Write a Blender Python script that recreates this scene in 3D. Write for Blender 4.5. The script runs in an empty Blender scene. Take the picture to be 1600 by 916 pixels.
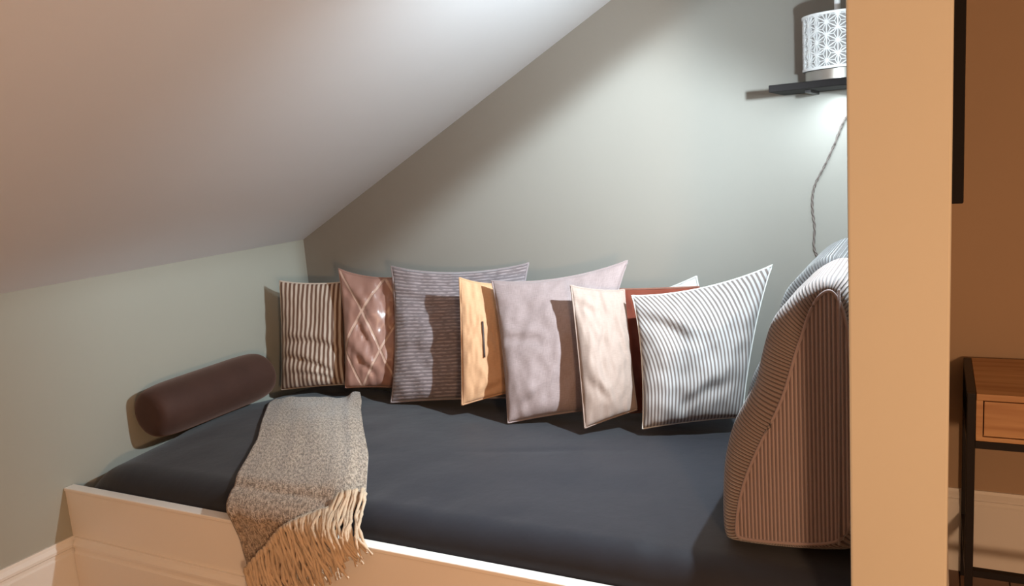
import bpy, bmesh, math, random
from mathutils import Vector, Matrix, noise
random.seed(7)
S = bpy.context.scene
C = S.collection

# ------------------------------------------------------------------ camera
CX, CY_, CF, CH = 800.0, 458.0, 1257.106, 1.46158
M_R = Vector((0.8846, 0.45995, -0.07696))
M_U = Vector((-0.00839, 0.1807, 0.9835))
M_F = Vector((-0.46627, 0.86936, -0.16371))
cam_d = bpy.data.cameras.new('camera'); cam = bpy.data.objects.new('camera', cam_d); C.objects.link(cam)
cam_d.sensor_width = 36; cam_d.sensor_fit = 'HORIZONTAL'; cam_d.lens = CF / 1600 * 36; cam_d.clip_start = .02
cam.matrix_world = Matrix(((M_R.x, M_U.x, -M_F.x, 0), (M_R.y, M_U.y, -M_F.y, 0), (M_R.z, M_U.z, -M_F.z, CH), (0, 0, 0, 1)))
S.camera = cam

# ------------------------------------------------------------------ world and lights
W = bpy.data.worlds.new('world'); S.world = W; W.use_nodes = True
W.node_tree.nodes['Background'].inputs[0].default_value = (.05, .06, .08, 1)
W.node_tree.nodes['Background'].inputs[1].default_value = .3
vs = S.view_settings
vs.view_transform = 'Standard'; vs.look = 'None'; vs.exposure = 0.0; vs.gamma = 1.0; vs.use_curve_mapping = False

LAMP = Vector((-.15, 1.84, 1.60))        # reading lamp on the niche side of the partition
COOL = (.76, .91, 1.0)
WARM = (1.0, .62, .36)

def light(name, kind, loc, energy, color, aim=None, **kw):
    d = bpy.data.lights.new(name, kind); d.energy = energy; d.color = color
    for k, v in kw.items(): setattr(d, k, v)
    o = bpy.data.objects.new(name, d); C.objects.link(o); o.location = loc
    if aim is not None: o.rotation_euler = (Vector(aim) - Vector(loc)).to_track_quat('-Z', 'Y').to_euler()
    return o
# warm unseen lamp of the room at table height, right of and behind the camera
light('room_lamp', 'POINT', (.70, -.40, 1.10), 113, WARM, shadow_soft_size=.10)
light('room_lamp_second', 'POINT', (-.6, -1.3, 1.1), 8, WARM, shadow_soft_size=.15)
# added cool spot without a known lamp: washes the sloped ceiling
light('ceiling_wash_fill', 'SPOT', (-.25, 1.85, 1.80), 52, COOL, aim=(-1.2, 2.18, 2.06), spot_size=math.radians(100), spot_blend=1.0, shadow_soft_size=.05)
light('shelf_fill', 'AREA', (-.27, 2.56, 1.572), 1.5, COOL, aim=(-.40, 2.60, 1.0), shape='RECTANGLE', size=.22, size_y=.05)  # added fill: brightens the wall below the shelf and weakens its shadow
# reading lamp light; its beam, stronger leftward along the bed, is invented
rl = light('reading_lamp_down', 'POINT', LAMP, 58, COOL, shadow_soft_size=.014)
def beam(d):
    d.use_nodes = True; nt = d.node_tree; n = nt.nodes; L = nt.links
    em = next(x for x in n if x.type == 'EMISSION')
    g = n.new('ShaderNodeNewGeometry')
    def dot(v):
        m = n.new('ShaderNodeVectorMath'); m.operation = 'DOT_PRODUCT'; L.new(g.outputs['Incoming'], m.inputs[0]); m.inputs[1].default_value = v; return m.outputs['Value']
    def mr(x, a, b, c, e, smooth=True):
        m = n.new('ShaderNodeMapRange'); m.interpolation_type = 'SMOOTHSTEP' if smooth else 'LINEAR'
        L.new(x, m.inputs[0]); m.inputs[1].default_value = a; m.inputs[2].default_value = b; m.inputs[3].default_value = c; m.inputs[4].default_value = e; return m.outputs[0]
    def mth(op, x, y, z=None):
        m = n.new('ShaderNodeMath'); m.operation = op
        for i, q in enumerate((x, y, z)):
            if q is None: continue
            if isinstance(q, float): m.inputs[i].default_value = q
            else: L.new(q, m.inputs[i])
        return m.outputs[0]
    left = mr(dot((-1, 0, 0)), .20, 1.0, .0, 3.0)                       # invented boost of the throw along the bed
    rim = mr(dot((.408, .548, -.728)), -.02, .07, 0.0, 1.0)           # invented cutoff, keeps the wall band below the slope dark
    low = mth('MULTIPLY', mr(dot((0, 0, -1)), .11, .22, 0.0, 1.0), mr(dot((.36, 1, 0)), .03, -.03, 0.0, 1.0))
    cut = mth('MAXIMUM', rim, mth('MULTIPLY', low, mr(dot((0, 1, 0)), -.36, .0, .15, .62)))
    top = mr(dot((.6, 0, 1)), -.34, -.04, 1.0, 0.38)
    base = mr(dot((.408, .548, -.728)), -.06, .12, .16, 1.0)
    L.new(mth('MULTIPLY', mth('MULTIPLY_ADD', left, cut, base), top), em.inputs['Strength'])
beam(rl.data)

# ------------------------------------------------------------------ materials
def mat(name, col=(.5, .5, .5), rough=.6, metal=0.0, sheen=0.0, spec=.5, bump=None, var=0.0, vscale=6.0, coat=0.0):
    m = bpy.data.materials.new(name); m.use_nodes = True; nt = m.node_tree; b = nt.nodes['Principled BSDF']
    b.inputs['Base Color'].default_value = (*col, 1); b.inputs['Roughness'].default_value = rough; b.inputs['Metallic'].default_value = metal
    b.inputs['Sheen Weight'].default_value = sheen; b.inputs['Specular IOR Level'].default_value = spec; b.inputs['Coat Weight'].default_value = coat
    tc = nt.nodes.new('ShaderNodeTexCoord')
    if var:
        nz = nt.nodes.new('ShaderNodeTexNoise'); nz.inputs['Scale'].default_value = vscale; nz.inputs['Detail'].default_value = 4
        nt.links.new(tc.outputs['Object'], nz.inputs['Vector'])
        mx = nt.nodes.new('ShaderNodeMix'); mx.data_type = 'RGBA'
        mx.inputs[6].default_value = (*[c * (1 - var) for c in col], 1); mx.inputs[7].default_value = (*[min(1, c * (1 + var)) for c in col], 1)
        nt.links.new(nz.outputs['Fac'], mx.inputs[0]); nt.links.new(mx.outputs[2], b.inputs['Base Color'])
    if bump:
        nz2 = nt.nodes.new('ShaderNodeTexNoise'); nz2.inputs['Scale'].default_value = bump[0]; nz2.inputs['Detail'].default_value = 3
        nt.links.new(tc.outputs['Object'], nz2.inputs['Vector'])
        bp = nt.nodes.new('ShaderNodeBump'); bp.inputs['Strength'].default_value = bump[1]; bp.inputs['Distance'].default_value = bump[2]
        nt.links.new(nz2.outputs['Fac'], bp.inputs['Height']); nt.links.new(bp.outputs[0], b.inputs['Normal'])
    return m

class NT:
    """tiny node maths helper"""
    def __init__(s, m): s.t = m.node_tree; s.n = s.t.nodes; s.l = s.t.links; s.b = s.n['Principled BSDF']
    def put(s, x, sock):
        if isinstance(x, (int, float)): sock.default_value = x
        else: s.l.new(x, sock)
    def m(s, op, a, b=None, c=None):
        q = s.n.new('ShaderNodeMath'); q.operation = op; s.put(a, q.inputs[0])
        if b is not None: s.put(b, q.inputs[1])
        if c is not None: s.put(c, q.inputs[2])
        return q.outputs[0]
    def uv(s):
        t = s.n.new('ShaderNodeTexCoord'); p = s.n.new('ShaderNodeSeparateXYZ'); s.l.new(t.outputs['UV'], p.inputs[0]); return p.outputs[0], p.outputs[1]
    def noise(s, scale, vec=None, det=3):
        q = s.n.new('ShaderNodeTexNoise'); q.inputs['Scale'].default_value = scale; q.inputs['Detail'].default_value = det
        if vec is None: t = s.n.new('ShaderNodeTexCoord'); vec = t.outputs['UV']
        s.l.new(vec, q.inputs['Vector']); return q.outputs['Fac']
    def mapped(s, sc):
        t = s.n.new('ShaderNodeTexCoord'); q = s.n.new('ShaderNodeMapping'); q.inputs['Scale'].default_value = sc; s.l.new(t.outputs['UV'], q.inputs[0]); return q.outputs[0]
    def mix(s, f, a, b):
        q = s.n.new('ShaderNodeMix'); q.data_type = 'RGBA'; s.put(f, q.inputs[0])
        for x, i in ((a, 6), (b, 7)):
            if isinstance(x, tuple): q.inputs[i].default_value = (*x, 1)
            else: s.l.new(x, q.inputs[i])
        return q.outputs[2]
    def col(s, x): s.l.new(x, s.b.inputs['Base Color'])
    def bump(s, h, st, dist):
        q = s.n.new('ShaderNodeBump'); q.inputs['Strength'].default_value = st; q.inputs['Distance'].default_value = dist
        s.l.new(h, q.inputs['Height']); s.l.new(q.outputs[0], s.b.inputs['Normal'])
    def step(s, x, a, b):
        q = s.n.new('ShaderNodeMapRange'); q.interpolation_type = 'SMOOTHSTEP'; s.put(x, q.inputs[0]); q.inputs[1].default_value = a; q.inputs[2].default_value = b; return q.outputs[0]

def stripes(name, base, line, n, duty, rough=.8, bump=.2, axis=0, wob=.0, shear=0.0):
    m = mat(name, base, rough, sheen=.15); k = NT(m); uv_ = k.uv(); u = uv_[axis]
    if shear: u = k.m('ADD', u, k.m('MULTIPLY', k.m('POWER', k.m('MAXIMUM', k.m('SUBTRACT', uv_[1], .22), 0.0), 1.7), shear))
    u = k.m('ADD', u, k.m('MULTIPLY', k.noise(4), wob))
    w = k.m('ABSOLUTE', k.m('SUBTRACT', k.m('FRACT', k.m('MULTIPLY', u, n)), .5))
    f = k.step(w, duty * .5 - .06, duty * .5 + .06)
    k.col(k.mix(f, line, base)); k.bump(k.m('ADD', f, k.m('MULTIPLY', k.noise(220), .5)), bump, .002)
    return m
def linen(name, base, dark, rough=.8, n=160, sheen=.2):
    m = mat(name, base, rough, sheen=sheen); k = NT(m)
    a = k.noise(1.0, k.mapped((n * 1.6, n * .12, 1))); b = k.noise(1.0, k.mapped((n * .12, n * 1.6, 1)))
    s = k.m('MULTIPLY', k.m('ADD', a, b), .5)
    k.col(k.mix(k.step(s, .35, .65), dark, base)); k.bump(s, .35, .0015)
    return m

M = {}
M['wall_back'] = mat('greige_wall_paint', (.265, .250, .222), .75, spec=.25, bump=(90, .05, .002), var=.015)
M['wall_left'] = mat('pale_wall_paint', (.36, .36, .31), .75, spec=.25, bump=(90, .05, .002), var=.015)
M['ceiling'] = mat('ceiling_paint', (.66, .66, .68), .8, spec=.2, bump=(80, .05, .002), var=.015)
M['partition'] = mat('beige_partition_paint', (.52, .48, .39), .7, spec=.25, bump=(100, .05, .002), var=.02)
M['room_wall'] = mat('tan_wall_paint', (.42, .30, .20), .75, spec=.25, bump=(90, .05, .002), var=.02)
M['white_paint'] = mat('white_satin_paint', (.78, .75, .70), .35, spec=.5, var=.01)
M['bed_paint'] = mat('cream_satin_paint', (.88, .82, .75), .32, spec=.5, var=.01)
M['black'] = mat('matt_black', (.010, .008, .008), .7, spec=.12)
M['black_steel'] = mat('black_steel', (.012, .009, .009), .4, spec=.25)
M['silver'] = mat('brushed_grey_metal', (.38, .36, .33), .35, metal=.8)
M['white_enamel'] = mat('white_enamel', (.66, .66, .66), .45)
M['shade_grey'] = mat('frosted_grey_inner', (.22, .205, .20), .6)
M['cord'] = mat('cord_fabric', (.16, .13, .115), .8)
M['floor'] = mat('brown_floorboard', (.16, .085, .05), .45, var=.25, vscale=5)

# duvet cover
m = mat('charcoal_blue_cotton', (.017, .018, .025), .6, sheen=.13, spec=.22); k = NT(m)
t = k.n.new('ShaderNodeTexCoord'); nz = k.n.new('ShaderNodeTexNoise'); nz.inputs['Scale'].default_value = 7; nz.inputs['Detail'].default_value = 5; k.l.new(t.outputs['Object'], nz.inputs['Vector'])
k.bump(nz.outputs['Fac'], .25, .02); M['duvet'] = m
# velvet
m = mat('brown_velvet', (.050, .024, .018), .7, sheen=.4, spec=.2, var=.35, vscale=9); m.node_tree.nodes['Principled BSDF'].inputs['Sheen Tint'].default_value = (.5, .35, .3, 1); M['velvet'] = m
# corduroy: ribs by uv.x
def corduroy(name, base, dark, n):
    m = mat(name, base, .75, sheen=.35, spec=.25); k = NT(m); u, v = k.uv()
    w = k.m('SINE', k.m('MULTIPLY', u, n * 2 * math.pi)); f = k.step(w, -.9, .6)
    f2 = k.m('MULTIPLY', f, k.m('ADD', .75, k.m('MULTIPLY', k.noise(30), .5)))
    k.col(k.mix(f2, dark, base)); k.bump(f, .8, .004); return m
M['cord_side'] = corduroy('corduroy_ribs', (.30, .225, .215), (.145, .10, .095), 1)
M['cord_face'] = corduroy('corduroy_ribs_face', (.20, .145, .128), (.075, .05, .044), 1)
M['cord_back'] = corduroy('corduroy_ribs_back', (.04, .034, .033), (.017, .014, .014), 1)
# throw
m = mat('grey_beige_weave', (.45, .36, .28), .95, sheen=.3, spec=.1); k = NT(m)
a = k.noise(1, k.mapped((260, 60, 1)), 2); b = k.noise(1, k.mapped((90, 70, 1)), 2); c = k.noise(1, k.mapped((180, 240, 1)), 1)
s = k.m('MULTIPLY', k.m('ADD', k.m('ADD', a, b), c), .3333)
k.col(k.mix(k.step(s, .40, .60), (.155, .112, .08), (.50, .39, .30))); k.bump(s, .9, .006); M['throw'] = m
M['tassel'] = mat('straw_yarn', (.55, .41, .28), .9, sheen=.2, bump=(300, .6, .002), var=.3, vscale=40)
# wood
m = mat('oak_veneer', (.50, .27, .12), .45); k = NT(m)
t = k.n.new('ShaderNodeTexCoord'); q = k.n.new('ShaderNodeMapping'); q.inputs['Scale'].default_value = (2, 30, 30); k.l.new(t.outputs['Object'], q.inputs[0])
k.col(k.mix(k.step(k.noise(1.5, q.outputs[0], 5), .3, .7), (.40, .20, .085), (.56, .33, .16))); M['oak'] = m

# ------------------------------------------------------------------ helpers
def link(name, me, m=None, parent=None, smooth=False):
    o = bpy.data.objects.new(name, me); C.objects.link(o)
    if m is not None: me.materials.append(m)
    if parent: o.parent = parent
    if smooth:
        for p in me.polygons: p.use_smooth = True
    return o
def from_bm(name, bm, m, parent=None, smooth=False):
    me = bpy.data.meshes.new(name); bm.normal_update(); bm.to_mesh(me); bm.free(); return link(name, me, m, parent, smooth)
def box_bm(bm, a, b, bev=0.0):
    vs_ = [bm.verts.new((x, y, z)) for x in (a[0], b[0]) for y in (a[1], b[1]) for z in (a[2], b[2])]
    fs = [bm.faces.new([vs_[i] for i in f]) for f in ((0, 1, 3, 2), (4, 6, 7, 5), (0, 4, 5, 1), (2, 3, 7, 6), (0, 2, 6, 4), (1, 5, 7, 3))]
    if bev:
        es = list({e for f in fs for e in f.edges}); bmesh.ops.bevel(bm, geom=es, offset=bev, segments=2, profile=.5, affect='EDGES')
def box(name, a, b, m, parent=None, bev=0.0):
    bm = bmesh.new(); box_bm(bm, a, b, bev); return from_bm(name, bm, m, parent)
def prism(name, pts, axis, lo, hi, m, parent=None, smooth=False):
    """polygon pts in the plane normal to axis, extruded lo..hi"""
    bm = bmesh.new()
    def p3(p, t): return {'x': (t, p[0], p[1]), 'y': (p[0], t, p[1]), 'z': (p[0], p[1], t)}[axis]
    A = [bm.verts.new(p3(p, lo)) for p in pts]; B = [bm.verts.new(p3(p, hi)) for p in pts]; n = len(pts)
    bm.faces.new(A); bm.faces.new(B[::-1])
    for i in range(n): bm.faces.new((A[i], B[i], B[(i + 1) % n], A[(i + 1) % n]))
    bmesh.ops.recalc_face_normals(bm, faces=bm.faces[:]); return from_bm(name, bm, m, parent, smooth)
def tube_bm(bm, pts, r, n=8, closed=False):
    rings = []; N = len(pts)
    for i, p in enumerate(pts):
        p = Vector(p); a = Vector(pts[(i - 1) % N] if closed or i else pts[0]); b = Vector(pts[(i + 1) % N] if closed or i < N - 1 else pts[-1])
        d = (b - a).normalized(); up = Vector((0, 0, 1)) if abs(d.z) < .9 else Vector((1, 0, 0))
        s = d.cross(up).normalized(); t = s.cross(d); rr = r[i] if isinstance(r, (list, tuple)) else r
        rings.append([bm.verts.new(p + rr * (math.cos(2 * math.pi * k / n) * s + math.sin(2 * math.pi * k / n) * t)) for k in range(n)])
    for i in range(N if closed else N - 1):
        A, B = rings[i], rings[(i + 1) % N]
        for k in range(n): bm.faces.new((A[k], A[(k + 1) % n], B[(k + 1) % n], B[k]))
    if not closed: bm.faces.new(rings[0][::-1]); bm.faces.new(rings[-1])
def tube(name, pts, r, m, parent=None, n=8, closed=False):
    bm = bmesh.new(); tube_bm(bm, pts, r, n, closed); return from_bm(name, bm, m, parent, True)
def lathe(name, prof, cx, cy, m, parent=None, n=48):
    bm = bmesh.new(); rings = [[bm.verts.new((cx + r * math.cos(2 * math.pi * k / n), cy + r * math.sin(2 * math.pi * k / n), z)) for k in range(n)] for r, z in prof]
    for A, B in zip(rings, rings[1:]):
        for k in range(n): bm.faces.new((A[k], A[(k + 1) % n], B[(k + 1) % n], B[k]))
    bm.faces.new(rings[0][::-1]); bm.faces.new(rings[-1])
    bmesh.ops.recalc_face_normals(bm, faces=bm.faces[:])
    o = from_bm(name, bm, m, parent, True)
    return sharp(o)
def sharp(o, ang=40):
    me = o.data; bm = bmesh.new(); bm.from_mesh(me)
    for e in bm.edges:
        if len(e.link_faces) == 2 and e.calc_face_angle(0) > math.radians(ang): e.smooth = False
    bm.to_mesh(me); bm.free(); return o
def tag(o, label=None, cat=None, group=None, kind=None):
    if label: o['label'] = label
    if cat: o['category'] = cat
    if group: o['group'] = group
    if kind: o['kind'] = kind
    return o
def struct(o): o['kind'] = 'structure'; return o
def empty(name, loc=(0, 0, 0)):
    o = bpy.data.objects.new(name, None); C.objects.link(o); o.location = loc; o.empty_display_size = .1; return o
def adopt(root):
    """children built in world coordinates: keep them in place under a root that is not at the origin"""
    for c in C.objects:
        if c.parent == root: c.matrix_parent_inverse = Matrix.Translation(-Vector(root.location))
def at(u, v, Y=None, Z=None, X=None):
    """point of the room on the sight line of a photo pixel at a known depth, height or side"""
    d = M_R * ((u - CX) / CF) - M_U * ((v - CY_) / CF) + M_F
    if Y is not None: t = Y / d.y
    elif Z is not None: t = (Z - CH) / d.z
    else: t = X / d.x
    return Vector((0, 0, CH)) + d * t

# ------------------------------------------------------------------ room shell
XL, YB, HK, SL = -2.4616, 2.6946, 1.1845, .526
YF, ZT, HB = 1.466, .5386, .375
PX0, PX1, PY0, YR = -.1245, .0196, 1.366, 2.86
XR, Y0, ZC = 2.3, -1.9, 2.62
XRDG = XL + (ZC - HK) / SL
struct(box('wall_left', (XL - .1, Y0 - .1, -.1), (XL, YB + .1, HK + .06), M['wall_left']))
prism_pts = [(XL, -.1), (PX0 + .02, -.1), (PX0 + .02, ZC + .3), (XRDG, ZC + .3), (XL, HK + .1)]
struct(prism('wall_back', [(XL - .1, -.1), (PX1 - .01, -.1), (PX1 - .01, ZC + .1), (XRDG - .2, ZC + .1), (XL - .1, HK + .05)], 'y', YB, YB + .3, M['wall_back']))
struct(box('wall_partition', (PX0, PY0, 0), (PX1, YR + .05, ZC), M['partition'], bev=.004))
struct(box('wall_right_back', (PX1 - .005, YR, -.1), (XR + .1, YR + .1, ZC + .1), M['room_wall']))
struct(box('wall_right', (XR, Y0, -.1), (XR + .1, YR, ZC + .1), M['room_wall']))
struct(box('wall_front', (XL - .1, Y0 - .1, -.1), (XR + .1, Y0, ZC + .1), M['room_wall']))
t_ = .12
struct(prism('ceiling', [(XL - .12, HK - SL * .12), (XRDG, ZC), (XR + .1, ZC), (XR + .1, ZC + t_), (XRDG, ZC + t_), (XL - .12, HK - SL * .12 + t_)], 'y', Y0 - .1, YR + .1, M['ceiling']))
fl = struct(box('floor', (XL - .1, Y0 - .1, -.1), (XR + .1, YR + .1, -.012), M['floor']))
w = .14; i = 0; x = XL + .02
pl_me = None
while x < XR:
    y = Y0 + .01 - (i * .77 % 1.6)
    while y < YR - .01:
        a = max(y, Y0 + .01); b = min(y + 1.596, YR - .01)
        if b - a > .03 and (x > -.2 or b < 1.6):
            bm = bmesh.new(); box_bm(bm, (x, a, -.012), (min(x + w - .004, XR - .005), b, 0), .0015); from_bm('floorboard', bm, M['floor'], fl)
        y += 1.6
    x += w; i += 1
# baseboards with a stepped moulding at the top
def skirt(prof_h, t=.018):
    h = prof_h
    return [(0, 0), (t, 0), (t, h - .050), (t * .72, h - .044), (t * .72, h - .034), (t * .95, h - .030), (t * .95, h - .022), (t * .5, h - .010), (t * .4, h), (0, h)]
struct(prism('baseboard_left', [(XL + a, z) for a, z in skirt(HB)], 'y', Y0, YF, M['white_paint']))
HR = .285
struct(prism('baseboard_right_back', [(YR - a, z) for a, z in skirt(HR)], 'x', PX1 + .018, XR, M['white_paint']))
struct(prism('baseboard_partition', [(PX1 + a, z) for a, z in skirt(HR)], 'y', PY0 + .01, YR, M['white_paint']))
struct(prism('baseboard_right', [(XR - a, z) for a, z in skirt(HR)], 'y', Y0, YR - .02, M['white_paint']))

# ------------------------------------------------------------------ bed
bed = empty('bed', (-1.3, 2.0, 0)); tag(bed, 'built-in daybed with a cream painted front board and moulded skirting below', 'bed')
box('front_board', (XL + .001, YF, .0), (PX0 - .001, YF + .028, ZT - .012), M['bed_paint'], bed)
box('top_rail', (XL + .001, YF - .004, ZT - .012), (PX0 - .001, YF + .032, ZT), M['bed_paint'], bed, bev=.003)
prism('skirting', [(YF - a, z) for a, z in skirt(HB)], 'x', XL + .02, PX0 - .001, M['bed_paint'], bed)
box('platform', (XL + .002, YF + .03, .30), (PX0 - .002, YB - .002, .33), M['white_paint'], bed)
adopt(bed)

# duvet-covered mattress
DX0, DX1, DY0, DY1, DZB, DZT = XL + .012, PX0 - .006, YF + .036, YB - .008, .335, .608
def sup(d, r):            # rounded shoulder: height loss at distance d from an edge
    if d >= r: return 0.0
    return r - math.sqrt(max(0, r * r - (r - d) ** 2))
def duvet_z(x, y):
    z = DZT
    z -= sup(y - DY0, .075) * 1.0
    z -= sup(x - DX0, .24) * (.70 - .55 * min(1, max(0, (y - 1.6) / .5)))
    z -= sup(DY1 - y, .12) * .8
    z -= .052 * max(0, (y - 1.9) / .75) ** 1.3
    z += .008 * math.sin(math.pi * min(1, max(0, (y - DY0) / .9)))
    c = Vector((x, y, 0))
    z += .007 * (noise.noise(c * 2.2)) + .003 * noise.noise(c * 7 + Vector((3, 1, 0)))
    # shallow creases gathered along the front edge
    if x > -1.5: z += .004 * math.exp(-((y - DY0 - .07) / .09) ** 2) * (noise.noise(Vector((x * 16, y * 5, 2))))
    # long crease across the middle
    z += -.004 * math.exp(-((y - (2.02 + .35 * (x + 1.0))) / .016) ** 2) * math.exp(-((x + 1.0) / .22) ** 2)
    return z
bm = bmesh.new(); NX, NY = 150, 84
xs = [DX0 + (DX1 - DX0) * (.5 - .5 * math.cos(math.pi * i / NX)) * .35 + (DX1 - DX0) * (i / NX) * .65 for i in range(NX + 1)]
ys = [DY0 + (DY1 - DY0) * ((j / NY) ** 1.6) for j in range(NY + 1)]
g = [[bm.verts.new((x, y, duvet_z(x, y))) for y in ys] for x in xs]
for i in range(NX):
    for j in range(NY): bm.faces.new((g[i][j], g[i + 1][j], g[i + 1][j + 1], g[i][j + 1]))
loop = [g[i][0] for i in range(NX + 1)] + [g[NX][j] for j in range(1, NY + 1)] + [g[i][NY] for i in range(NX - 1, -1, -1)] + [g[0][j] for j in range(NY - 1, 0, -1)]
prev = loop
for z in (.50, .42, DZB):
    low = [bm.verts.new((v.co.x, v.co.y, min(z, v.co.z - .01))) for v in loop]
    for a in range(len(loop)): b = (a + 1) % len(loop); bm.faces.new((prev[a], low[a], low[b], prev[b]))
    prev = low
bm.faces.new(prev[::-1]); bmesh.ops.recalc_face_normals(bm, faces=bm.faces[:])
tag(from_bm('duvet', bm, M['duvet'], smooth=True), 'smooth dark charcoal-blue duvet spread over the whole daybed', 'bedding')

# ------------------------------------------------------------------ pillows
def pillow(name, label, px, Ys, mt, thick=.065, sag=.05, seed=0, folds=(), N=44, wr=.006, group='scatter cushions in a row', seam=None, seam_r=.0035, fat=.42, ear=1.0, top_sag=0.0):
    """px: photo pixels of TL, TR, BR, BL corners, Ys their depths in the room"""
    P = [at(u, v, Y=y) for (u, v), y in zip(px, Ys)]
    TL, TR, BR, BL = P; cen = sum(P, Vector()) / 4
    nrm = (TR - BL).cross(BR - TL).normalized()
    if nrm.y > 0: nrm = -nrm
    def base(u, v):
        uu = u * (1 - sag * (1 - v * v) ** .8); vv = v * (1 - sag * (.3 if v < 0 else 1.0) * (1 - u * u) ** .8)
        if top_sag and v > 0: vv -= top_sag * v * v * (1 - u * u)
        a, b = (uu + 1) / 2, (vv + 1) / 2
        return (TL * (1 - a) + TR * a) * b + (BL * (1 - a) + BR * a) * (1 - b)
    bm = bmesh.new(); uvl = bm.loops.layers.uv.new('UVMap'); uvd = {}
    T = [math.sin(math.pi / 2 * (2 * i / N - 1)) for i in range(N + 1)]
    T = [.55 * t + .45 * (2 * i / N - 1) for i, t in enumerate(T)]
    grids = []
    for side in (1, -1):
        gr = []
        for i, u in enumerate(T):
            row = []
            for j, v in enumerate(T):
                if side < 0 and (i in (0, N) or j in (0, N)): row.append(grids[0][i][j]); continue
                e = max(0, (1 - u * u) * (1 - v * v)); h = thick * e ** .42 * (1 - fat * v)
                p = base(u, v)
                q = Vector((u * 1.7 + seed * 3.1, v * 1.7 - seed, side * 2.0))
                h += wr * 2.0 * e ** .5 * noise.noise(q * 1.3) + wr * e ** .3 * noise.noise(q * 3.7)
                # puckers that run in from the seams
                edge = max(abs(u), abs(v)); h += wr * .9 * max(0, (edge - .55)) * (e ** .25) * math.sin(9 * (u if abs(v) > abs(u) else v) * 2 + seed * 5)
                if side > 0:
                    for (fu, fv, ang, ln, wd, dp) in folds:
                        du, dv = u - fu, v - fv; ca, sa = math.cos(ang), math.sin(ang)
                        a_, b_ = du * ca + dv * sa, -du * sa + dv * ca + .12 * (du * ca + dv * sa) ** 2
                        h += -dp * math.exp(-(b_ / wd) ** 2) * math.exp(-(a_ / ln) ** 4) * e ** .2 + dp * .6 * math.exp(-((b_ - 1.8 * wd) / (1.4 * wd)) ** 2) * math.exp(-(a_ / ln) ** 4) * e ** .2
                vv = bm.verts.new(p + nrm * side * max(h, .0)); row.append(vv); uvd[vv] = ((u + 1) / 2, (v + 1) / 2)
            gr.append(row)
        grids.append(gr)
        for i in range(N):
            for j in range(N):
                f = (gr[i][j], gr[i + 1][j], gr[i + 1][j + 1], gr[i][j + 1])
                f = bm.faces.new(f if side > 0 else f[::-1])
                for lp in f.loops: lp[uvl].uv = uvd[lp.vert]
    bmesh.ops.recalc_face_normals(bm, faces=bm.faces[:])
    o = from_bm(name, bm, mt, smooth=True); tag(o, label, 'pillow', group)
    ring = [base(u, -1) for u in T[:-1]] + [base(1, v) for v in T[:-1]] + [base(u, 1) for u in T[::-1][:-1]] + [base(-1, v) for v in T[::-1][:-1]]
    tube('seam', ring, seam_r, seam or mt, o, n=6, closed=True)
    return o, base, nrm

M['p_stripe_brown'] = stripes('brown_cream_stripe', (.50, .42, .35), (.12, .058, .035), 15, .52, wob=.01)
M['p_stripe_grey'] = stripes('grey_white_stripe', (.38, .365, .36), (.14, .11, .10), 30, .46, wob=.006, shear=.50)
M['p_linen_pink'] = linen('pink_linen', (.32, .25, .245), (.25, .19, .185))
M['p_peach'] = linen('peach_cotton', (.56, .32, .175), (.49, .28, .15), n=90)
M['p_cream'] = linen('cream_cotton', (.34, .255, .215), (.295, .22, .185), n=90)
M['p_white'] = linen('white_cotton', (.62, .61, .58), (.56, .55, .52), n=90)
m = mat('rust_velvet', (.17, .034, .016), .7, sheen=.4, spec=.2); M['p_rust'] = m
M['p_rust_edge'] = mat('rust_piping', (.22, .09, .06), .8)
# grey ribbed linen
m = mat('grey_ribbed_linen', (.38, .35, .37), .8, sheen=.25); k = NT(m); u, v = k.uv()
rib = k.m('SINE', k.m('MULTIPLY', k.m('ADD', v, k.m('MULTIPLY', k.noise(5), .012)), 2 * math.pi * 38)); rf = k.step(rib, -.5, .7)
broken = k.m('MULTIPLY', rf, k.step(k.noise(1, k.mapped((22, 60, 1)), 2), .30, .62))
k.col(k.mix(broken, (.15, .12, .125), (.31, .255, .26))); k.bump(rf, .5, .003); M['p_ribbed'] = m
# dusty pink satin with a stitched diamond lattice
m = mat('dusty_pink_satin', (.36, .22, .19), .34, sheen=.1, spec=.6); k = NT(m); u, v = k.uv()
a = k.m('ABSOLUTE', k.m('SUBTRACT', k.m('FRACT', k.m('ADD', k.m('MULTIPLY', u, 1.7), k.m('MULTIPLY', v, 1.5))), .5))
b = k.m('ABSOLUTE', k.m('SUBTRACT', k.m('FRACT', k.m('SUBTRACT', k.m('MULTIPLY', u, 1.7), k.m('MULTIPLY', v, 1.5))), .5))
ln = k.step(k.m('MINIMUM', a, b), .045, .018)
ln = k.m('SUBTRACT', 1.0, k.step(k.m('MINIMUM', a, b), .018, .045))
k.col(k.mix(ln, (.31, .17, .135), (.50, .34, .27))); k.bump(ln, .5, .004); M['p_satin'] = m

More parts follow.
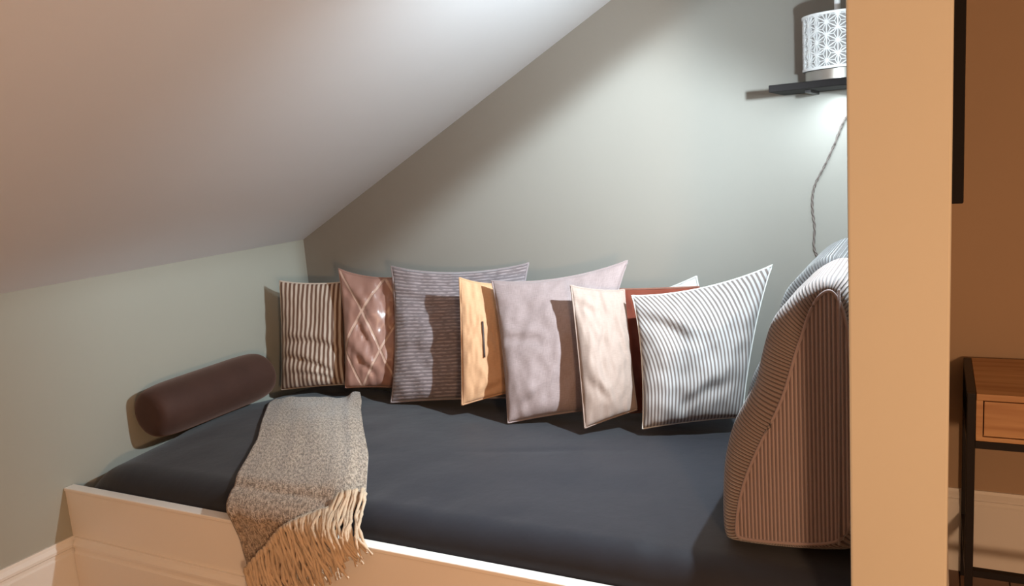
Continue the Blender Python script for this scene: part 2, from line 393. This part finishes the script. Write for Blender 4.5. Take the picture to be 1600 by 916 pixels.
pillow('pillow', 'small brown and cream striped pillow in the left corner', [(437, 439), (541, 440), (546, 600), (440, 609)], [2.40, 2.54, 2.47, 2.36], M['p_stripe_brown'], .060, .05, 1,
       folds=[(0, -.12, -.12, .9, .07, .016), (-.1, -.5, -.22, .8, .06, .018), (.1, -.75, -.15, .8, .05, .010)])
pillow('pillow', 'dusty pink satin pillow with stitched diamond lines', [(529, 420), (655, 428), (640, 607), (540, 606)], [2.47, 2.60, 2.50, 2.39], M['p_satin'], .060, .085, 2, wr=.011,
       folds=[(-.5, .45, -.6, .5, .07, .012), (-.35, -.1, -.8, .5, .06, .012), (-.3, -.6, -.5, .4, .06, .012)], top_sag=.03)
pillow('pillow', 'large grey lilac ribbed linen pillow, third from the left', [(611, 416), (826, 411), (818, 622), (611, 629)], [2.50, 2.63, 2.47, 2.37], M['p_ribbed'], .056, .075, 3, wr=.009,
       folds=[(-.7, .55, -.25, .35, .05, .010), (-.55, .05, .5, .5, .07, .008), (-.6, -.35, .4, .5, .08, .010)], top_sag=.05)
p4, b4, n4 = pillow('pillow', 'narrow peach pillow with a dark vertical slit', [(718, 434), (783, 444), (800, 612), (722, 633)], [2.39, 2.48, 2.38, 2.28], M['p_peach'], .028, .04, 4, wr=.005,
       folds=[(.2, -.85, .1, .6, .06, .008)])
pillow('pillow', 'big pale pink linen pillow standing in the middle of the row', [(768, 439), (981, 407), (925, 640), (794, 661)], [2.40, 2.52, 2.38, 2.24], M['p_linen_pink'], .062, .065, 5, wr=.007,
       folds=[(-.62, .12, -.12, .4, .05, .014), (-.6, -.80, .35, .4, .07, .012)], top_sag=.05)
pillow('pillow', 'plain cream cotton pillow left of the rust one', [(892, 446), (975, 453), (995, 640), (914, 669)], [2.33, 2.43, 2.34, 2.20], M['p_cream'], .045, .04, 6, wr=.007,
       folds=[(-.5, -.55, -.5, .4, .07, .010), (-.6, .7, -.2, .4, .05, .006)])
pillow('pillow', 'dark rust velvet pillow wedged behind the grey striped pillow', [(968, 452), (1092, 448), (1080, 640), (985, 645)], [2.51, 2.56, 2.50, 2.45], M['p_rust'], .030, .01, 7, seam=M['p_rust_edge'])
pillow('pillow', 'plain white pillow of which one corner shows above the grey striped pillow', [(990, 470), (1088, 432), (1130, 620), (1010, 640)], [2.62, 2.66, 2.62, 2.59], M['p_white'], .022, .02, 8)
pillow('pillow', 'large grey and white pinstriped pillow at the right end of the row', [(987, 462), (1207, 414), (1160, 652), (1004, 670)], [2.38, 2.50, 2.38, 2.24], M['p_stripe_grey'], .075, .085, 9, wr=.008, seam=M['p_white'], seam_r=.003,
       folds=[(-.5, .40, -.55, .45, .10, .022), (.2, -.6, .25, .5, .10, .012)], top_sag=.03)
# slit on the peach pillow: a sewn zip
pts = []
for t in range(9):
    v = .30 - .62 * t / 8; u = -.05 + .0 * t
    e = (1 - u * u) * (1 - v * v); pts.append(b4(u, v) + n4 * (.028 * e ** .42 * (1 - .42 * v) + .004))
tag(tube('zip', pts, .0035, mat('dark_zip', (.05, .025, .02), .6), p4, n=6), 'dark zip slit')

# ------------------------------------------------------------------ bolster
bol = empty('bolster', (-2.355, 2.0, .61)); tag(bol, 'dark brown velvet bolster lying along the left wall', 'bolster')
bm = bmesh.new(); NR, NS = 40, 44; Ya, Yb_, R0 = 1.728, 2.265, .094; rings = []
for i in range(NS + 1):
    t = i / NS; th = math.pi * t
    y = (Ya + Yb_) / 2 - (Yb_ - Ya) / 2 * (math.copysign(abs(math.cos(th)) ** .36, math.cos(th)))
    rr = R0 * max(.02, math.sin(th)) ** .24
    rings.append([bm.verts.new((-2.360 + rr * math.cos(a) * 1.0, y, .702 + rr * math.sin(a) + .003 * noise.noise(Vector((math.cos(a), y * 4, math.sin(a)))))) for a in [2 * math.pi * k / NR for k in range(NR)]])
for A, B in zip(rings, rings[1:]):
    for k in range(NR): bm.faces.new((A[k], A[(k + 1) % NR], B[(k + 1) % NR], B[k]))
bm.faces.new(rings[0][::-1]); bm.faces.new(rings[-1]); bmesh.ops.recalc_face_normals(bm, faces=bm.faces[:])
from_bm('cover', bm, M['velvet'], bol, True)
adopt(bol)

# ------------------------------------------------------------------ corduroy wedges
PROF = []
for u_, v_ in [(1140, 856), (1129, 835), (1127, 809), (1127, 749), (1131, 706), (1143, 664), (1161, 630), (1178, 603), (1186, 560), (1199, 512), (1212, 490), (1230, 473), (1252, 451), (1280, 436), (1300, 432)]:
    p_ = at(u_, v_, Y=1.625); PROF.append((p_.x, max(p_.z, .614)))
PROF += [(-.152, 1.185), (-.140, 1.15), (-.134, 1.05), (-.131, .95), (-.130, .80), (-.130, .66), (-.140, .628)]
def smooth_closed(P, it=2):
    for _ in range(it):
        Q = []
        for i in range(len(P)):
            a, b = P[i], P[(i + 1) % len(P)]; Q += [(a[0] * .75 + b[0] * .25, a[1] * .75 + b[1] * .25), (a[0] * .25 + b[0] * .75, a[1] * .25 + b[1] * .75)]
        P = Q
    return P
def wedge(label, y0, y1, dx, dz, mface, mside):
    root = empty('wedge_cushion', (-.27 + dx, (y0 + y1) / 2, .63)); tag(root, label, 'cushion', 'corduroy back wedges at the right end')
    P = smooth_closed([(a + dx, (b - .63) * dz + .63) for a, b in PROF], 2); n = len(P)
    cx, cz = -.215 + dx, .86
    ar = sum(P[i][0] * P[(i + 1) % n][1] - P[(i + 1) % n][0] * P[i][1] for i in range(n)); sg = 1 if ar > 0 else -1
    def inset(d):
        out = []
        for i, (a, b) in enumerate(P):
            p0, p1 = P[i - 1], P[(i + 1) % n]; tx, tz = p1[0] - p0[0], p1[1] - p0[1]; l = math.hypot(tx, tz) or 1
            nx, nz = -tz / l * sg, tx / l * sg
            wgt = .12 if a > -.145 + dx else (.30 + .70 * max(0, min(1, (1.19 - b) / .07))) * (.55 + .45 * max(0, min(1, (b - .70) / .15)))
            out.append((a + nx * d * wgt, b + nz * d * (.30 if b < .655 else wgt)))
        for _ in range(int(d / .066 * 14)): out = [((out[i - 1][0] + 2 * out[i][0] + out[(i + 1) % n][0]) / 4, (out[i - 1][1] + 2 * out[i][1] + out[(i + 1) % n][1]) / 4) for i in range(n)]
        return out
    # main cover: band around plus rolled front shoulder up to the seam
    bm = bmesh.new(); uvl = bm.loops.layers.uv.new('UVMap')
    rows = []
    rad = .066
    for s in range(7):
        a = math.pi / 2 * s / 6; d = rad * (1 - math.sin(a)); yo = rad * .8 * (1 - math.cos(a))
        rows.append((inset(d), y0 + yo if s < 6 else y0 + rad * .8))
    rows.append((P, (y0 + y1) / 2))
    for s in range(6, -1, -1):
        a = math.pi / 2 * s / 6; d = rad * (1 - math.sin(a)); yo = rad * .8 * (1 - math.cos(a)); rows.append((inset(d), y1 - yo))
    V = [[bm.verts.new((x, y, z)) for x, z in pr] for pr, y in rows]
    acc = [0]
    for i in range(n): a, b = P[i], P[(i + 1) % n]; acc.append(acc[-1] + math.hypot(a[0] - b[0], a[1] - b[1]))
    for r in range(len(V) - 1):
        for i in range(n):
            j = (i + 1) % n; f = bm.faces.new((V[r][i], V[r][j], V[r + 1][j], V[r + 1][i]))
            for lp, q in zip(f.loops, (acc[i], acc[i + 1], acc[i + 1], acc[i])): lp[uvl].uv = (q / .0080, r * .1)
    bmesh.ops.recalc_face_normals(bm, faces=bm.faces[:]); from_bm('cover', bm, mface, root, True)
    # end panels, slightly domed, ribs vertical
    for rr, yy, sgn in ((0, y0, -1), (-1, y1, 1)):
        pr = rows[rr][0]; bm = bmesh.new(); uvl = bm.loops.layers.uv.new('UVMap'); prev = [bm.verts.new((x, yy, z)) for x, z in pr]
        for s in range(1, 8):
            f_ = 1 - s / 8; cur = [bm.verts.new((cx + (x - cx) * f_, yy + sgn * .003 * (1 - f_ ** 3), cz + (z - cz) * f_)) for x, z in pr]
            for i in range(n): bm.faces.new((prev[i], prev[(i + 1) % n], cur[(i + 1) % n], cur[i]))
            prev = cur
        bm.faces.new(prev); bmesh.ops.recalc_face_normals(bm, faces=bm.faces[:])
        for f in bm.faces:
            for lp in f.loops: lp[uvl].uv = (lp.vert.co.x / .0076, lp.vert.co.z)
        from_bm('end_panel', bm, mside, root, True)
        tube('piping', [(x, yy, z) for x, z in pr], .0035, mside, root, 6, True)
    if dx == 0: tube('seam', [at(1311, v_, Y=y0 - .003) for v_ in (452, 500, 600, 700, 800, 852)], .0025, mside, root, 6)
    adopt(root); return root
wedge('tall brown corduroy wedge cushion beside the partition, nearest the bed front', 1.60, 1.93, 0, 1.0, M['cord_face'], M['cord_side'])
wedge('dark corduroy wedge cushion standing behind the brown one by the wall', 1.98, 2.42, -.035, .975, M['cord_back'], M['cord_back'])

# ------------------------------------------------------------------ throw
SEG = [(2.50, None), (DY0 + .075, None)]
def prof(s, x):
    """walk from y=2.46 at the back forward over the duvet edge and down the board; s metres"""
    ytop = 2.46 - s
    ye = YF + .065
    if ytop > ye: return Vector((x, ytop, duvet_z(x, max(ytop, DY0)) + .012))
    s2 = s - (2.46 - ye)
    # arc from mattress top over the board's top edge
    z0 = duvet_z(x, ye) + .012
    yf = YF - .026; L = ye - yf
    if s2 < L * 1.25:
        t = s2 / (L * 1.25); return Vector((x, ye - L * math.sin(t * math.pi / 2), z0 - .045 * (1 - math.cos(t * math.pi / 2))))
    s3 = s2 - L * 1.25
    return Vector((x, yf - .012 * math.sin(min(1, s3 / .2) * math.pi) * .4, z0 - .045 - s3))
KEY = [  # distance from the back edge, x left, x right
    (0.02, -2.32, -2.03), (.16, -2.33, -1.91), (.26, -2.28, -1.835), (.45, -2.12, -1.675), (.65, -1.95, -1.50), (.85, -1.82, -1.355), (.97, -1.735, -1.275), (1.10, -1.66, -1.215), (1.25, -1.63, -1.175), (1.5, -1.60, -1.15)]
def xlr(s):
    for a, b in zip(KEY, KEY[1:]):
        if s <= b[0]:
            t = (s - a[0]) / (b[0] - a[0]); t = max(0, t); return a[1] + (b[1] - a[1]) * t, a[2] + (b[2] - a[2]) * t
    return KEY[-1][1], KEY[-1][2]
def s_start(u): return .20 - .17 * u - .02 * math.sin(6 * u)
def s_end(u): return 1.185 - .30 * u ** .9
def throw_pt(u, s):
    a, b = xlr(s); x = a + (b - a) * u
    p = prof(s, x)
    f = .008 * noise.noise(Vector((u * 3.3, s * 2.2, 5))) + .004 * noise.noise(Vector((u * 10, s * 1.5, 9))) + .006 * math.exp(-((u - .87) / .05) ** 2) * (1 if s > .05 else 0)
    f += .02 * math.exp(-((u - .95) / .12) ** 2) * math.exp(-((s - .08) / .10) ** 2)
    if s > 2.46 - YF - .06: f *= 1.2; p += Vector((0, -max(0, f) * 1.2, 0))
    else: p += Vector((0, 0, max(-.002, f)))
    return p
th = empty('throw_blanket', (-1.75, 1.8, .63)); tag(th, 'grey beige woven throw draped over the daybed edge', 'throw blanket')
bm = bmesh.new(); uvl = bm.loops.layers.uv.new('UVMap'); NU, NV = 60, 120; G = []; uvd = {}
for side in (0, 1):
    gg = []
    for i in range(NU + 1):
        u = i / NU; row = []
        for j in range(NV + 1):
            s = s_start(u) + (s_end(u) - s_start(u)) * j / NV; p = throw_pt(u, s)
            if side:
                q = throw_pt(u, s + .01) - throw_pt(u, s - .01); r_ = throw_pt(min(1, u + .01), s) - throw_pt(max(0, u - .01), s)
                nn = q.cross(r_).normalized(); nn = nn if nn.z - nn.y > 0 else -nn; p = p + nn * -.0075
            v = bm.verts.new(p); row.append(v); uvd[v] = (u * .5, s)
        gg.append(row)
    G.append(gg)
def q4(a, b, c, d):
    f = bm.faces.new((a, b, c, d))
    for lp in f.loops: lp[uvl].uv = uvd[lp.vert]
for gi, gg in enumerate(G):
    for i in range(NU):
        for j in range(NV): q4(gg[i][j], gg[i + 1][j], gg[i + 1][j + 1], gg[i][j + 1])
A, B = G
for i in range(NU): q4(A[i][0], A[i + 1][0], B[i + 1][0], B[i][0]); q4(A[i][NV], A[i + 1][NV], B[i + 1][NV], B[i][NV])
for j in range(NV): q4(A[0][j], A[0][j + 1], B[0][j + 1], B[0][j]); q4(A[NU][j], A[NU][j + 1], B[NU][j + 1], B[NU][j])
bmesh.ops.recalc_face_normals(bm, faces=bm.faces[:]); from_bm('cloth', bm, M['throw'], th, True)
rnd = random.Random(3)
NT_ = 114
for k_ in range(NT_):
    u = min(.995, max(.005, (k_ // 3 + .5 + rnd.uniform(-.5, .5)) / (NT_ / 3))); layer = k_ % 3
    s0 = s_end(u) - .006; L_ = rnd.uniform(.15, .20); pts = []; rad = []
    ph, am = rnd.uniform(0, 6.28), rnd.uniform(.004, .011); lean = rnd.uniform(-.022, .022) + .028 * (u - .35)
    n_ = 16
    for j in range(n_ + 1):
        t = j / n_; s = s0 + L_ * t; p = throw_pt(u, s); q = throw_pt(u, s_end(u))
        out = .005 + layer * .006 + .006 * math.sin(t * 3)
        if s > 2.46 - YF - .06: p += Vector((0, -out, .002))
        else: p += Vector((0, -.2 * out, out))
        p.x = q.x + (p.x - q.x) * .9 + lean * t + am * math.sin(ph + t * 9) * t ** .4
        p += Vector((0, .4, .9)) * (am * .5 * math.sin(ph * 2 + t * 11) * t)
        pts.append(p)
        rad.append((.0070 if j == 1 else .0044 + .0011 * math.sin(j * 2.4)) * (1.0 if j < n_ - 1 else .7))
    tube('tassel', pts, rad, M['tassel'], th, 6)
adopt(th)

# ------------------------------------------------------------------ shelf, lantern and its cord
sh = empty('wall_shelf', (-.27, 2.5, 1.6)); tag(sh, 'black floating shelf on the back wall beside the partition', 'shelf')
box('board', (-.428, 2.44, 1.592), (PX0 - .001, YB - .001, 1.612), M['black'], sh, bev=.002)
for bx_ in (-.33, -.19): box('bracket', (bx_ - .008, 2.50, 1.584), (bx_ + .008, YB - .001, 1.5915), M['black_steel'], sh)
adopt(sh)
LX, LY, LR, LZ0, LZ1 = -.254, 2.55, .095, 1.644, 1.795
lan = empty('lantern', (LX, LY, 1.608)); tag(lan, 'white drum lantern with a cut-out star pattern on the black shelf', 'lantern')
lathe('base', [(.084, 1.612), (.088, 1.614), (.088, 1.641), (.084, 1.643)], LX, LY, M['silver'], lan)
lathe('liner', [(LR - .006, LZ0), (LR - .006, LZ1 - .004)], LX, LY, M['shade_grey'], lan)
for z0, z1 in ((LZ0 - .001, LZ0 + .006), (LZ1 - .007, LZ1)):
    lathe('rim', [(LR - .004, z0), (LR + .001, z0), (LR + .001, z1), (LR - .004, z1)], LX, LY, M['white_enamel'], lan)
bm = bmesh.new()
def on_cyl(s, z, r): a = s / LR; return Vector((LX + r * math.cos(a), LY + r * math.sin(a), z))
def strip(s0, z0, s1, z1, w_):
    z0c, z1c = max(LZ0 + .003, min(LZ1 - .003, z0)), max(LZ0 + .003, min(LZ1 - .003, z1))
    if abs(z0c - z0) > 1e-6 or abs(z1c - z1) > 1e-6:
        if abs(z1 - z0) < 1e-6: return
        ta, tb = (z0c - z0) / (z1 - z0), (z1c - z0) / (z1 - z0)
        if tb - ta < .05: return
        s0, s1 = s0 + (s1 - s0) * ta, s0 + (s1 - s0) * tb; z0, z1 = z0c, z1c
    l = math.hypot(s1 - s0, z1 - z0)
    if l < 1e-5: return
    nx, nz = -(z1 - z0) / l * w_ / 2, (s1 - s0) / l * w_ / 2
    v = [bm.verts.new(on_cyl(s0 + a * nx, z0 + a * nz, r)) for r in (LR - .006, LR) for a in (-1, 1)] + [bm.verts.new(on_cyl(s1 + a * nx, z1 + a * nz, r)) for r in (LR - .006, LR) for a in (-1, 1)]
    for f in ((2, 3, 7, 6), (0, 2, 6, 4), (1, 5, 7, 3)): bm.faces.new([v[i] for i in f])
circ = 2 * math.pi * LR; ncol = 10; dw = circ / ncol; rs = dw / 2 * 1.02
for c_ in range(ncol):
    for r_ in range(-1, 4):
        s_c = (c_ + .5 * (r_ % 2)) * dw + .01; z_c = LZ0 + .020 + r_ * dw * .866
        for k_ in range(6):
            a = math.pi / 3 * k_ + math.pi / 6; a2 = a + math.pi / 3; am_ = a + math.pi / 6
            R1 = rs * 1.15
            strip(s_c, z_c, s_c + R1 * math.cos(a), z_c + R1 * math.sin(a), .0030)
            strip(s_c + R1 * math.cos(a), z_c + R1 * math.sin(a), s_c + R1 * math.cos(a2), z_c + R1 * math.sin(a2), .0026)
            strip(s_c + .62 * R1 * math.cos(am_), z_c + .62 * R1 * math.sin(am_), s_c + R1 * math.cos(a), z_c + R1 * math.sin(a), .0022)
            strip(s_c + .62 * R1 * math.cos(am_), z_c + .62 * R1 * math.sin(am_), s_c + R1 * math.cos(a2), z_c + R1 * math.sin(a2), .0022)
            strip(s_c, z_c, s_c + .62 * R1 * math.cos(am_), z_c + .62 * R1 * math.sin(am_), .0022)
bmesh.ops.recalc_face_normals(bm, faces=bm.faces[:]); tag(from_bm('lattice', bm, M['white_enamel'], lan), 'pierced white star lattice')
lathe('rod', [(.0085, LZ1 - .02), (.0085, 2.02)], LX, LY, M['white_enamel'], lan, 16)
adopt(lan)
cp = [at(u, v, Y=YB - .008) for u, v in [(1350, 150), (1334, 168), (1318, 190), (1304, 225), (1288, 260), (1275, 285), (1270, 305), (1270, 330), (1273, 355), (1272, 385), (1278, 403), (1284, 420), (1290, 440)]]
def spline(P, n=6):
    out = []
    for i in range(len(P) - 1):
        p0, p1, p2, p3 = P[max(0, i - 1)], P[i], P[i + 1], P[min(len(P) - 1, i + 2)]
        for k in range(n):
            t = k / n; out.append(.5 * ((2 * p1) + (-p0 + p2) * t + (2 * p0 - 5 * p1 + 4 * p2 - p3) * t * t + (-p0 + 3 * p1 - 3 * p2 + p3) * t ** 3))
    return out + [P[-1]]
cs = spline([Vector(p) for p in cp], 8)
bm = bmesh.new()
for ph in (0, math.pi):
    tube_bm(bm, [p + Vector((.0022 * math.cos(i * .9 + ph), .0022 * math.sin(i * .9 + ph), 0)) for i, p in enumerate(cs)], .0022, 6)
tag(from_bm('power_cord', bm, M['cord'], smooth=True), 'thin twisted cord hanging down the wall from the shelf', 'cord')

# ------------------------------------------------------------------ right-hand room: screen and desk
tv = empty('wall_screen', (.04, 1.9, 1.5)); tag(tv, 'black flat screen seen edge-on against the partition wall', 'screen')
box('casing', (PX1 + .006, 1.90, 1.300), (.0485, 2.60, 1.98), M['black'], tv, bev=.003)
box('wall_bracket', (PX1 + .0005, 2.1, 1.5), (PX1 + .007, 2.4, 1.8), M['black_steel'], tv)
adopt(tv)

dk = empty('desk', (.70, 2.64, 0)); tag(dk, 'oak topped desk with drawer on a slim black steel frame', 'desk')
X0, X1, Y1, Y2 = .100, 1.20, 2.44, YR - .024
box('top', (X0, Y1, .716), (X1, Y2, .734), M['oak'], dk, bev=.0015)
box('side_panel', (X0, Y1, .612), (X0 + .016, Y2, .716), M['oak'], dk)
box('side_panel', (X1 - .016, Y1, .612), (X1, Y2, .716), M['oak'], dk)
box('bottom_panel', (X0, Y1, .600), (X1, Y2, .612), M['oak'], dk, bev=.001)
box('back_panel', (X0 + .016, Y2 - .01, .612), (X1 - .016, Y2, .716), M['oak'], dk)
for a, b in ((X0 + .019, .648), (.652, X1 - .019)):
    d_ = box('drawer', (a, Y1 + .002, .615), (b, Y2 - .03, .713), M['oak'], dk, bev=.001)
    box('finger_pull', ((a + b) / 2 - .05, Y1 - .002, .700), ((a + b) / 2 + .05, Y1 + .003, .713), M['black'], d_)
fx0, fx1 = X0 - .022, X0 - .001
for x0, x1 in ((fx0, fx1), (X1 + .001, X1 + .022)):
    box('leg', (x0, Y1, 0), (x1, Y1 + .022, .734), M['black_steel'], dk, bev=.0015)
    box('leg', (x0, Y2 - .022, 0), (x1, Y2, .734), M['black_steel'], dk, bev=.0015)
    box('side_rail', (x0, Y1 + .022, .578), (x1, Y2 - .022, .599), M['black_steel'], dk)
    box('side_rail', (x0, Y1 + .022, .714), (x1, Y2 - .022, .734), M['black_steel'], dk)
    box('side_rail', (x0, Y1 + .022, .195), (x1, Y2 - .022, .215), M['black_steel'], dk)
box('front_rail', (fx1, Y1, .578), (X1 + .001, Y1 + .022, .599), M['black_steel'], dk)
box('front_rail', (fx1, Y1, .195), (X1 + .001, Y1 + .022, .215), M['black_steel'], dk)
adopt(dk)
